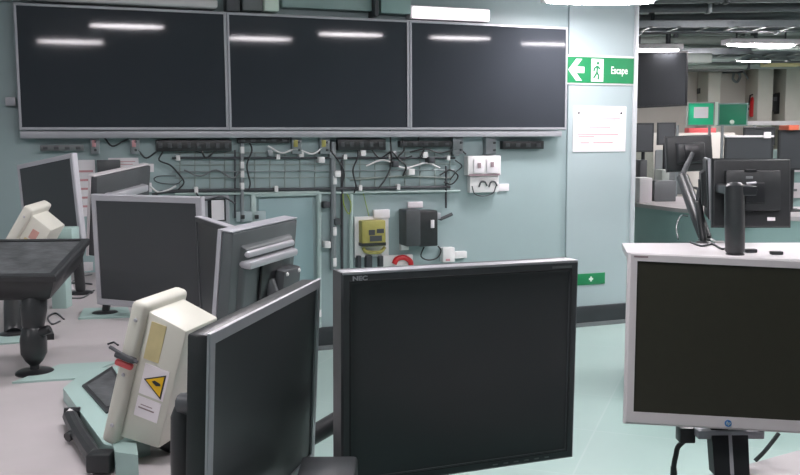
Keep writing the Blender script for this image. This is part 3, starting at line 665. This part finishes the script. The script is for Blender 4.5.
mb = MB(); mb.box((fw_-.004, -.006, .030), (fw_+.010, .036, .040), .003); mb.tube([(fw_+.004, -.02, .044), (fw_+.006, .02, .038), (fw_+.006, .042, .036)], .0035, 8); mb.build('latch', m_steeldk, t, M)
MB().box((fw_-.006, -.004, .014), (fw_+.006, .032, .026), .004).build('red_tag', m_pink, t, M)
bJ = onz(14, 335)
t, M = enclosure('beige metal enclosure tipped far back behind the flat black monitor', -1.3519, 3.1316, 1.0395, -1.5442, -.5728, .0625, .1731, .3042, .0355, .1147, .1367, .2579, (bJ.x, bJ.y), armr=.03)
MB().box((.1367/2-.002, .05, -.02), (.1367/2+.0012, .10, .05)).build('aged_label', m_cream, t, M)
MB().box((.1367/2-.002, .06, .055), (.1367/2+.0012, .085, .09)).build('faded_tag', mat('faded_pink_tag', (206, 158, 148), .6, noise=.1), t, M)
# ------------------------------------------------------------------ things on the left desk
def padbox(px, z0, z1, name, label, cat, m=m_teal, group=None, bev=.0):
    pts = [onz(u, v, z1) for u, v in px]; mb = MB().prism([(p.x, p.y) for p in pts], z0, z1)
    return solo(name, mb, m, label, cat, group)
padbox([(78, 318), (131, 316), (128, 307), (84, 308)], ZD, ZD+.006, 'desk_mat', 'mint desk mat under the round foot of the square monitor', 'mat', group='mint mats')
padbox([(12, 382), (75, 378), (118, 361), (60, 364)], ZD, ZD+.005, 'desk_mat', 'mint desk mat in front of the bottle shaped arm', 'mat', group='mint mats')
padbox([(-20, 345), (30, 341), (26, 334), (-20, 336)], ZD, ZD+.005, 'desk_mat', 'mint strip mat at the left edge behind the bottle shaped arm', 'mat', group='mint mats')
a, c = ony(48, 228, 3.28), ony(67, 312, 3.28)
t = thing('mint_cabinet', 'upright mint cabinet on the desk behind the flat black monitor', 'cabinet', ((a.x+c.x)/2, 3.31, ZD))
MB().box((a.x, 3.28, ZD), (c.x, 3.34, a.z-.03), .004).build('body', m_teal, t)
MB().box((a.x-.01, 3.27, a.z-.06), (c.x+.035, 3.35, a.z), .005).build('top', m_teal, t)
# console unit under the I enclosure
t = thing('console_unit', 'mint console unit with a recessed dark panel under the beige enclosure', 'console unit', (-.66, 1.95, ZD))
pts = [onz(u, v, ZD+.03) for u, v in ((63, 388), (104, 444), (118, 448), (150, 440), (118, 366), (86, 370))]
MB().prism([(p.x, p.y) for p in pts], ZD, ZD+.03).build('body', m_teal, t)
pts = [onz(u, v, ZD+.034) for u, v in ((82, 385), (106, 412), (135, 405), (112, 366))]
MB().prism([(p.x, p.y) for p in pts], ZD+.025, ZD+.034).build('panel_frame', m_black, t)
c = sum(pts, Vector())/4; pi_ = [c+(p-c)*.8 for p in pts]
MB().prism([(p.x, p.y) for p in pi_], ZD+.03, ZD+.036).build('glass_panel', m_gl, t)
pts = [onz(u, v, ZD+.045) for u, v in ((115, 452), (138, 455), (136, 441), (112, 441))]
solo('mint_box', MB().prism([(p.x, p.y) for p in pts], ZD, ZD+.045), m_teal, 'mint block under the lower corner of the beige enclosure', 'box')
# black hinged bar
t = thing('hinged_bar', 'black hinged bar lying on the desk beside the mint console unit', 'bar', onz(90, 445, ZD))
P = [onz(u, v, ZD+.02) for u, v in ((70, 416), (78, 432), (93, 455), (101, 462))]
MB().tube(P, .016, 10).build('bar', m_black, t)
MB().box((-.022, -.02, -.015), (.022, .02, .02), .004).build('end_block', m_black, t, T(*P[3]))
MB().tube([P[0]+Vector((-.012, .0, .005)), P[0]+Vector((.02, .008, .005))], .013, 10).build('knob', m_blk3, t)
MB().tube([P[0]+Vector((.0, -.012, .006)), P[0]+Vector((.006, -.004, .014))], .007, 10).build('pin', m_white, t)
MB().tube([P[1]+Vector((-.015, -.02, -.005)), P[1]+Vector((-.004, 0, 0))], .010, 10).build('lug', m_blk3, t)
# papers and cables
def flat(px, label, name='paper_sheet', m=m_paper, z=ZD, th=.002, cat='paper', group='loose papers on the desk'):
    pts = [onz(u, v, z+th) for u, v in px]; return solo(name, MB().prism([(p.x, p.y) for p in pts], z, z+th), m, label, cat, group)
flat([(76, 272), (93, 270), (93, 262), (84, 262)], 'white paper between the flat black monitor and the square monitor')
flat([(62, 290), (74, 289), (72, 280), (64, 281)], 'small white paper right of the mint box')
def dcable(px, label, r=.004, m=m_blk2, name='desk_cable', z=ZD):
    pts = [onz(u, v, z)+Vector((0, 0, r)) for u, v in px]; solo(name, MB().tube(pts, r, 8), m, label, 'cable', 'cables on the left desk')
dcable([(92, 285), (80, 284), (70, 285), (66, 290), (74, 294), (84, 292)], 'dark cable looping left of the square monitor')
dcable([(94, 291), (84, 298), (74, 299), (66, 298)], 'dark cable running below the loop beside the square monitor', .003)
dcable([(92, 275), (82, 277), (72, 283), (70, 292)], 'grey cable crossing the white paper by the square monitor', .003, m_grey)
dcable([(60, 322), (52, 325), (48, 318), (56, 314), (64, 320)], 'thin curled cable right of the bottle shaped arm', .003, m_steeldk)
dcable([(108, 345), (114, 343), (118, 346)], 'short cable end beside the beige enclosure', .003, m_steeldk)
flat([(34, 335), (54, 334), (52, 329), (36, 329)], 'black puck lying right of the bottle shaped arm', 'cable_puck', m_black, th=.018, cat='puck', group=None)
# cables under the I box
for i, (mm, lb) in enumerate(((m_olive, 'tan'), (m_white, 'white'), (m_blk2, 'dark'), (m_blue, 'blue'))):
    pts = [Vector((-.53+.017*i, 1.86+.02*i, .83)), Vector((-.54+.03*i, 1.80+.01*i, .80)), Vector((-.50+.01*i, 1.76, .775)), Vector((-.47+.02*i, 1.80, .768)), Vector((-.42, 1.84+.02*i, .766))]
    solo('desk_cable', MB().tube(pts, .005, 8), mm, lb+' cable bunched under the beige enclosure', 'cable', 'cables under the beige enclosure')
def ybox(mb, u0, v0, u1, v1, Y, th, bev=0):
    a, c = ony(u0, v0, Y), ony(u1, v1, Y); return mb.box((a.x, Y, c.z), (c.x, Y+th, a.z), bev)
a = ony(298, 469, 1.34); c = ony(356, 470, 1.34)
solo('cable_box', MB().box((a.x, 1.31, ZD), (c.x, 1.40, a.z), .006), m_blk2, 'low black box at the bottom edge between the two front monitors', 'box')
# ------------------------------------------------------------------ right counter equipment
def ybox(mb, u0, v0, u1, v1, Y, th, bev=0):
    a, c = ony(u0, v0, Y), ony(u1, v1, Y); return mb.box((a.x, Y, c.z), (c.x, Y+th, a.z), bev)
def ysolo(name, m, u0, v0, u1, v1, Y, th, label, cat, group=None, bev=.004):
    mb = MB(); ybox(mb, u0, v0, u1, v1, Y, th, bev); return solo(name, mb, m, label, cat, group)
bR = onz(735, 254.5)
Rp = (1.965, 5.05, 1.068, 3.19, .10, -.01)
t, M = monitor('black monitor turned its back on a thick black arm on the right counter', Rp, .45, .388, .05, (bR.x, bR.y), bez=.02, fm=m_black, hm=m_black, fd=.02, bulge=.1, group='counter monitors', noarm=True)
arm(t, bR.x, bR.y, (bR.x-.01, bR.y+.02, 1.145), .05, kind='column')
MB().box((bR.x-.03, bR.y-.02, 1.075), (bR.x+.10, 5.01, 1.125), .008).build('mount_bracket', m_blk3, t)
MB().box((-.15, .03, -.10), (.16, .062, .125), .008).build('raised_back', m_black, t, M)
MB().box((-.01, .058, .115), (.055, .067, .13), .002).build('vent_slot', m_blk3, t, M)
mb = MB(); mb.box((.01, .062, .078), (.05, .064, .092), .001); mb.build('maker_badge', m_grey, t, M)
MB().box((-.13, .033, -.155), (-.085, .036, -.135), .001).build('white_sticker', m_paper, t, M)
MB().box((-.2, -.002, .17), (.2, .03, .176), .002).build('top_edge', m_grey, t, M)
MB().tube([(.05, .07, .05), (.0, .075, .055), (.0, .06, .055)], .008, 8).build('clamp', m_silver, t, M)
# side-on monitor R2
b2 = onz(712, 236)
t, M = monitor('side-on black monitor with a silver edge left of the back-turned monitor', (1.865, 5.42, 1.08, 1.30, -.06, .0), .40, .36, .05, (1.80, 5.30), bez=.016, fm=m_silver, hm=m_black, fd=.016, hd=.04, group='counter monitors', armtop=(1.80, 5.42, 1.0), ar=.022)
# R3 dark monitor further on bottle arm
b3 = onz(706, 240)
t, M = monitor('dark monitor seen from behind on the slanted bottle shaped arm', (1.93, 6.05, 1.275, 3.30, .12, .03), .33, .24, .05, (b3.x, b3.y), bez=.02, fm=m_black, hm=m_black, fd=.02, group='counter monitors', armtop=tuple(ony(682, 176, 5.95)), ar=.040, kind='column')
solo('counter_cable', MB().tube([onz(u, v, ZD)+Vector((0, 0, .006+z)) for u, v, z in ((678, 240, .0), (676, 236, .05), (680, 232, .1), (688, 232, .1))], .005, 8), m_dgreen, 'thin cable loop left of the slanted arm', 'cable', 'cables on the right counter')
solo('counter_cable', MB().tube([onz(u, v, ZD)+Vector((0, 0, .006)) for u, v in ((690, 243), (702, 247), (712, 245), (722, 250), (728, 248))], .006, 8), m_blk2, 'dark cable lying between the two black arms', 'cable', 'cables on the right counter')
solo('counter_cable', MB().tube([onz(u, v, ZD)+Vector((0, 0, .006)) for u, v in ((708, 239), (716, 243), (724, 243))], .007, 8), m_white, 'white cable beside the thick black arm', 'cable', 'cables on the right counter')
p = onz(752, 253); solo('counter_block', MB().box((p.x-.03, p.y, ZD), (p.x+.03, p.y+.04, ZD+.02), .004), m_black, 'small black block right of the thick black arm', 'block', 'small blocks on the counter')
p = onz(778, 255); solo('counter_block', MB().box((p.x-.03, p.y, ZD), (p.x+.03, p.y+.04, ZD+.018), .004), m_black, 'small black block near the right end of the counter', 'block', 'small blocks on the counter')
# ------------------------------------------------------------------ back room
def backmon(u0, v0, u1, v1, Y, label, base_v=None, fm=m_black, sm=m_screen, top=None, zb=ZD):
    a, c = ony(u0, v0, Y), ony(u1, v1, Y); w, h = c.x-a.x, a.z-c.z; M = T((a.x+c.x)/2, Y, (a.z+c.z)/2)
    t = thing('monitor', label, 'monitor', ((a.x+c.x)/2, Y+.05, zb), 'back room monitors')
    MB().ring(w, h, .018, 0, .02).build('bezel', fm, t, M); MB().box((-w/2+.017, .003, -h/2+.017), (w/2-.017, .01, h/2-.017)).build('screen', sm, t, M)
    MB().frustum(w-.004, h-.004, .02, w*.7, h*.7, .06, .004).build('housing', m_black, t, M)
    if top: MB().box((-w/2, -.004, h/2-.012), (w/2, .03, h/2+.004), .003).build('top_edge', top, t, M)
    zz = c.z
    MB().tube([((a.x+c.x)/2, Y+.05, zb), ((a.x+c.x)/2, Y+.05, max(zb+.03, zz+.05))], .02, 10).build('stand', m_blk3, t)
    MB().lathe([(.09, 0), (.09, .008), (.03, .014)], ((a.x+c.x)/2, Y+.05, zb)).build('base', m_blk3, t)
    return t
backmon(636, 123, 653.5, 152, 9.6, 'small dark monitor partly behind the wall corner in the back room')
backmon(657.5, 122.5, 675.5, 145, 9.7, 'small dark monitor second from the wall corner in the back room')
backmon(725, 136, 773, 164, 7.3, 'dark monitor with a white top edge behind the back-turned monitor', top=m_silver2)
backmon(744, 127, 775, 145, 8.9, 'dark monitor behind the white topped one')
backmon(779, 130, 812, 170, 7.6, 'tall dark monitor at the right edge of the photo')
# white slip stuck on the rear monitor
ysolo('paper_slip', m_paper, 764, 132, 771, 138, 7.28, .004, 'small white slip standing on the white topped monitor', 'paper')
# rack with pale modules at the right edge
a, c = ony(784, 150, 7.9), ony(816, 222, 7.9)
t = thing('equipment_rack', 'grey green rack with pale modules at the right edge', 'rack', ((a.x+c.x)/2, 7.9, ZD))
rk = MB().box((a.x, 7.9, ZD), (c.x, 8.2, a.z), .006).build('cabinet', m_tealdk, t)
for i, (v0, v1) in enumerate(((152, 172), (183, 198), (207, 210.5))):
    mb = MB(); ybox(mb, 785+(i == 2)*2, v0, 803, v1, 7.86, .05, .004); md = mb.build('module', m_silver2 if i < 2 else m_white, t)
    mb = MB(); ybox(mb, 788, v0+(v1-v0)*.4, 797, v0+(v1-v0)*.55, 7.85, .02, 0); mb.build('slot', m_grey, md)
# hanging dark display
M = pose(2.46, 9.05, 1.96, .35, .05, -.05)
t = thing('hanging_display', 'large dark display hanging from the ceiling behind the wall corner', 'display', M @ Vector((0, 0, -.27)))
m_matt = mat('matt_dark_screen', (44, 47, 50), .75, spec=.2, noise=.08)
MB().ring(.98, .55, .02, 0, .05).build('bezel', m_blk3, t, M); MB().box((-.475, .006, -.26), (.475, .03, .26)).build('screen', m_matt, t, M)
MB().frustum(.97, .54, .05, .7, .4, .1, .01).build('housing', m_black, t, M)
MB().tube([M @ Vector((.3, .08, .2)), M @ Vector((.3, .08, .5))], .02).build('hanger', m_steeldk, t)
# green boards
def board(u0, v0, u1, v1, Y, m, label, extra):
    a, c = ony(u0, v0, Y), ony(u1, v1, Y)
    t = thing('green_board', label, 'board', ((a.x+c.x)/2, Y, c.z), 'green boards')
    MB().box((a.x, Y, c.z), (c.x, Y+.03, a.z), .004).build('panel', m, t)
    f = MB(); f.ring(c.x-a.x+.02, a.z-c.z+.02, .015, -.01, .03); f.build('frame', m_pipeg if extra else m_tealdk, t, T((a.x+c.x)/2, Y, (a.z+c.z)/2))
    if extra:
        b0, b1 = ony(694, 107, Y), ony(708, 118, Y); MB().box((b0.x, Y-.004, b1.z), (b1.x, Y, b0.z)).build('white_sheet', m_paper, t)
    else:
        b0 = ony(732, 122, Y); MB().lathe([(.03, 0), (.02, .01)], n=16, M=T(b0.x, Y, b0.z) @ RX(PI/2)).build('round_sticker', m_signw, t)
    MB().box(((a.x+c.x)/2-.3, Y+.005, 0), ((a.x+c.x)/2-.27, Y+.025, c.z)).build('post', m_steel, t); MB().box(((a.x+c.x)/2+.27, Y+.005, 0), ((a.x+c.x)/2+.3, Y+.025, c.z)).build('post', m_steel, t)
board(688, 103, 713.5, 125, 11.5, m_gbright, 'bright green board with a white sheet in the back room', True)
board(719, 104, 746.5, 125, 11.55, m_gdark, 'deep green board beside the bright green one', False)
ysolo('board_divider', m_signw, 714.6, 102, 717.8, 125, 11.5, .03, 'white upright strip between the two green boards', 'strip')
ysolo('red_case', m_pink, 689, 128, 716, 133, 12.65, .2, 'pinkish red case on the low cabinet below the bright green board', 'case')
# extinguisher
Y = 13.9; a = ony(753.5, 117, Y); top = ony(753.5, 93, Y)
t = thing('fire_extinguisher', 'red fire extinguisher on the far wall right of the green boards', 'fire extinguisher', a)
hh = top.z-a.z
MB().lathe([(.05, 0), (.065, .02), (.065, hh*.68), (.05, hh*.8), (.02, hh*.86)], tuple(a), 20).build('cylinder', m_red, t)
MB().lathe([(.018, hh*.85), (.018, hh)], tuple(a), 12).build('valve', m_black, t)
MB().tube([(a.x, a.y, a.z+hh*.95), (a.x-.07, a.y-.02, a.z+hh*.9), (a.x-.085, a.y-.02, a.z+hh*.5)], .012).build('hose', m_black, t)
MB().box((a.x-.05, a.y+.05, a.z+hh*.3), (a.x+.05, 14.2, a.z+hh*.4)).build('wall_hook', m_steeldk, t)
# far pillars
for i, (u0, u1) in enumerate(((709, 717), (759, 769), (787, 798))):
    a, c = ony(u0, 60, 13.7), ony(u1, 200, 13.7)
    o = struct('trim_%d' % (i+4), MB().box((a.x, 13.7, 0), (c.x, 14.2, CEIL), .01), mat('pillar_cream', (204, 202, 192), .5, noise=.04))
t_ = ony(735, 70, 14); 
ysolo('wall_device', m_black, 727, 66, 743, 72.5, 14.0, .2, 'black boxy device high on the far wall', 'device')
ysolo('wall_device', m_black, 749, 64.5, 754, 69.5, 14.05, .15, 'tiny black device high on the far wall by the middle pillar', 'device')
ysolo('wall_device', m_black, 700, 88, 705, 93.5, 14.05, .15, 'tiny black device on the far wall above the bright green board', 'device')
solo('wall_cable', MB().tube([ony(u, v, 14.1) for u, v in ((734, 73), (733, 79), (737, 82), (740, 77), (739, 73))], .02, 8), m_steel, 'looped grey cable below the boxy device on the far wall', 'cable')
solo('wall_cable', MB().tube([ony(u, v, 14.1) for u, v in ((743, 71), (749, 80), (756, 84))], .014, 8), m_steel, 'thin grey cable sagging toward the middle pillar', 'cable')
t = thing('telephone', 'black wall telephone between the two right pillars', 'telephone', ony(777, 112, 13.95), None)
mb = MB(); ybox(mb, 771, 94, 779, 111, 13.95, .25, .01); mb.build('body', m_black, t)
mb = MB(); ybox(mb, 779.5, 92, 784, 114, 13.9, .2, .02); mb.build('handset', m_blk3, t)
mb = MB(); ybox(mb, 774, 97, 777, 101, 13.94, .01, 0); mb.build('keypad', m_grey, t)
ysolo('wall_fitting', m_olive, 779, 68, 784, 84, 14.0, .2, 'olive fitting above the wall telephone', 'fitting')
ysolo('orange_case', m_orange, 789, 125, 799, 130, 7.55, .2, 'orange case lying on top of the right edge monitor', 'case')
ysolo('wall_ledge', m_silver2, 745, 121, 800, 125, 13.4, .299, 'long pale ledge in front of the pillars', 'ledge')
a, c = ony(640, 133, 12.6), ony(735, 150, 12.6); solo('filing_cabinet', MB().box((a.x, 12.6, 0), (c.x, 13.1, a.z), .01), m_far, 'long low warm grey cabinet along the far end of the back room', 'cabinet')
# chairs in back room
def chair(u, v0, v1, Y, label, m=m_chair):
    a = ony(u, v0, Y); x = a.x; zt = a.z; t = thing('office_chair', label, 'chair', (x, Y, 0), 'back room chairs')
    MB().hexa([(x-.22, Y+.2, .62), (x+.22, Y+.2, .62), (x+.22, Y+.26, .62), (x-.22, Y+.26, .62), (x-.2, Y+.26, zt), (x+.2, Y+.26, zt), (x+.2, Y+.31, zt), (x-.2, Y+.31, zt)], .02).build('backrest', m, t)
    MB().box((x-.24, Y-.25, .45), (x+.24, Y+.22, .53), .02).build('seat', m, t)
    MB().tube([(x, Y, .1), (x, Y, .45)], .03, 10).build('gas_lift', m_blk3, t)
    mb = MB()
    for k in range(5): mb.tube([(x, Y, .1), (x+.28*math.cos(k*2*PI/5), Y+.28*math.sin(k*2*PI/5), .05)], .02, 8)
    mb.build('star_base', m_blk3, t)
    for sx in (-.27, .27): MB().tube([(x+sx, Y-.12, .5), (x+sx, Y-.14, .7), (x+sx, Y+.14, .71), (x+sx, Y+.2, .66)], .018, 8).build('armrest', m_black, t)
chair(643, 143, 190, 10.9, 'pale grey office chair beside the wall corner in the back room')
chair(676, 150, 190, 12.15, 'grey office chair right of the one by the wall corner', m_grey)
# small clutter on the far counter
cl = [(640, 178, 652, 196, 8.7, m_silver2, 'pale box on the back counter by the wall corner'), (655, 181, 676, 195, 8.9, m_grey, 'grey flat equipment on the back counter'), (662, 170, 669, 190, 9.2, m_pipeg, 'upright pale file on the back counter'),
      (640, 160, 647, 178, 9.0, m_blk2, 'dark upright box on the back counter by the wall corner')]
for u0, v0, u1, v1, Y, m, lb in cl:
    a, c = ony(u0, v0, Y), ony(u1, v1, Y); solo('counter_box', MB().box((a.x, Y, .76), (c.x, Y+.25, max(a.z, .80)), .006), m, lb, 'box', 'boxes on the back counter')
# ------------------------------------------------------------------ back room ceiling services
pipes = [ # (x0,y0,z, x1,y1, r, material, label)
 (1.6, 8.2, 2.44, 8, 7.6, .035, m_steel, 'thin steel pipe, nearest overhead run'), (1.6, 8.6, 2.40, 8, 8.3, .05, m_steeldk, 'dark overhead pipe just behind the nearest steel run'),
 (1.9, 9.62, 2.40, 8, 9.62, .05, m_pipeg, 'pale green grey overhead pipe above the right ceiling lamp'), (1.9, 9.95, 2.42, 8, 9.95, .04, m_steeldk, 'dark overhead pipe behind the right ceiling lamp'),
 (1.9, 10.4, 2.37, 8, 10.2, .05, m_ceil, 'thick grey overhead pipe midway to the far wall'), (2.0, 11.0, 2.45, 8, 11.0, .04, m_blk2, 'blackish overhead pipe midway to the far wall'),
 (2.0, 11.9, 2.42, 8, 11.6, .05, m_pipeg, 'thick pale overhead pipe near the far wall'), (2.0, 12.5, 2.45, 8, 12.4, .05, m_steeldk, 'dark overhead pipe near the far wall'),
 (2.0, 13.1, 2.42, 8, 13.1, .05, m_pipeg, 'thick overhead pipe in front of the far pillars'),
 (1.9, 7.05, 2.44, 8, 7.0, .03, m_blk2, 'blackish overhead pipe nearest to the television wall'), (1.9, 7.25, 2.46, 8, 7.25, .02, m_steel, 'slim steel pipe close behind the nearest blackish run'),
 (1.9, 7.45, 2.43, 8, 7.4, .035, m_steeldk, 'dark overhead pipe second from the television wall'), (1.9, 8.85, 2.44, 8, 8.85, .03, m_blk2, 'blackish overhead pipe above the right ceiling lamp'), (2.0, 10.75, 2.43, 8, 10.75, .03, m_steel, 'slim steel pipe halfway to the far wall')]
for x0, y0, z, x1, y1, r, m, lb in pipes:
    t = thing('overhead_pipe', lb, 'pipe', (x0, y0, z-r), 'overhead pipes')
    MB().tube([(x0, y0, z), (x1, y1, z)], r, 12).build('pipe', m, t)
    for k in range(5):
        f = (k+.5)/5; x, y = x0+(x1-x0)*f, y0+(y1-y0)*f; MB().box((x-.015, y-r-.01, z-r-.01), (x+.015, y+r+.01, CEIL), .002).build('hanger', m_steeldk if m is not m_steeldk else m_steel, t)
def tray(y, z, label, n=9):
    t = thing('cable_ladder', label, 'cable tray', (2, y, z), 'overhead cable ladders')
    for dy in (0, .3): MB().box((1.8, y+dy, z), (8, y+dy+.02, z+.06)).build('side_rail', m_steel, t)
    for i in range(24): MB().box((1.9+i*.25, y, z), (1.93+i*.25, y+.32, z+.015)).build('rung', m_steel, t)
    mb = MB()
    for i in range(n):
        yy = y+.035+i*.03; pts = [(1.8+k*.6, yy+random.uniform(-.01, .01), z+.03+random.uniform(0, .02)) for k in range(11)]; mb.tube(pts, .014, 6)
    mb.build('cable_bundle', m_blk2, t)['kind'] = 'stuff'
tray(7.9, 2.33, 'nearest overhead cable ladder full of dark cables'); tray(9.5, 2.25, 'middle overhead cable ladder behind the right ceiling lamp'); tray(11.2, 2.36, 'farthest overhead cable ladder by the far wall')
for i, (x, y, z, w, d, h, m, lb) in enumerate(((3.6, 10.6, 2.28, .6, .4, .12, m_ceil, 'grey junction box on the ceiling left of the right lamp'), (4.4, 8.35, 2.30, .3, .2, .1, m_blk2, 'dark junction box hanging above the right lamp'),
      (2.9, 9.6, 2.16, .7, .25, .10, m_pipeg, 'pale duct box beside the half hidden lamp'), (3.0, 12.8, 2.38, .6, .3, .1, m_cream, 'cream box under the ceiling near the far wall'), (5.35, 12.75, 2.38, .5, .3, .1, m_cream, 'cream box under the ceiling above the telephone'),
      (4.0, 9.0, 2.24, 1.0, .18, .035, m_pipeg, 'pale bar right above the right ceiling lamp'), (3.9, 13.3, 2.36, 2.2, .3, .13, m_grey, 'long grey duct low in front of the far wall'))):
    t = thing('ceiling_box', lb, 'ceiling box', (x, y, z), 'boxes under the back ceiling')
    MB().box((x-w/2, y-d/2, z), (x+w/2, y+d/2, z+h), .008).build('case', m, t)
    MB().box((x-.02, y-.02, z+h), (x+.02, y+.02, CEIL)).build('hanger', m_steeldk, t)
# ------------------------------------------------------------------ world and view
w = bpy.data.worlds.new('world'); SC.world = w; w.use_nodes = True
w.node_tree.nodes['Background'].inputs[0].default_value = (.6, .65, .68, 1); w.node_tree.nodes['Background'].inputs[1].default_value = .15
vs = SC.view_settings; vs.view_transform = 'Standard'; vs.look = 'None'; vs.gamma = 1; vs.use_curve_mapping = False; vs.exposure = 0
SC.display_settings.display_device = 'sRGB'
for o in bpy.data.objects:
    if '_w' in o: del o['_w']
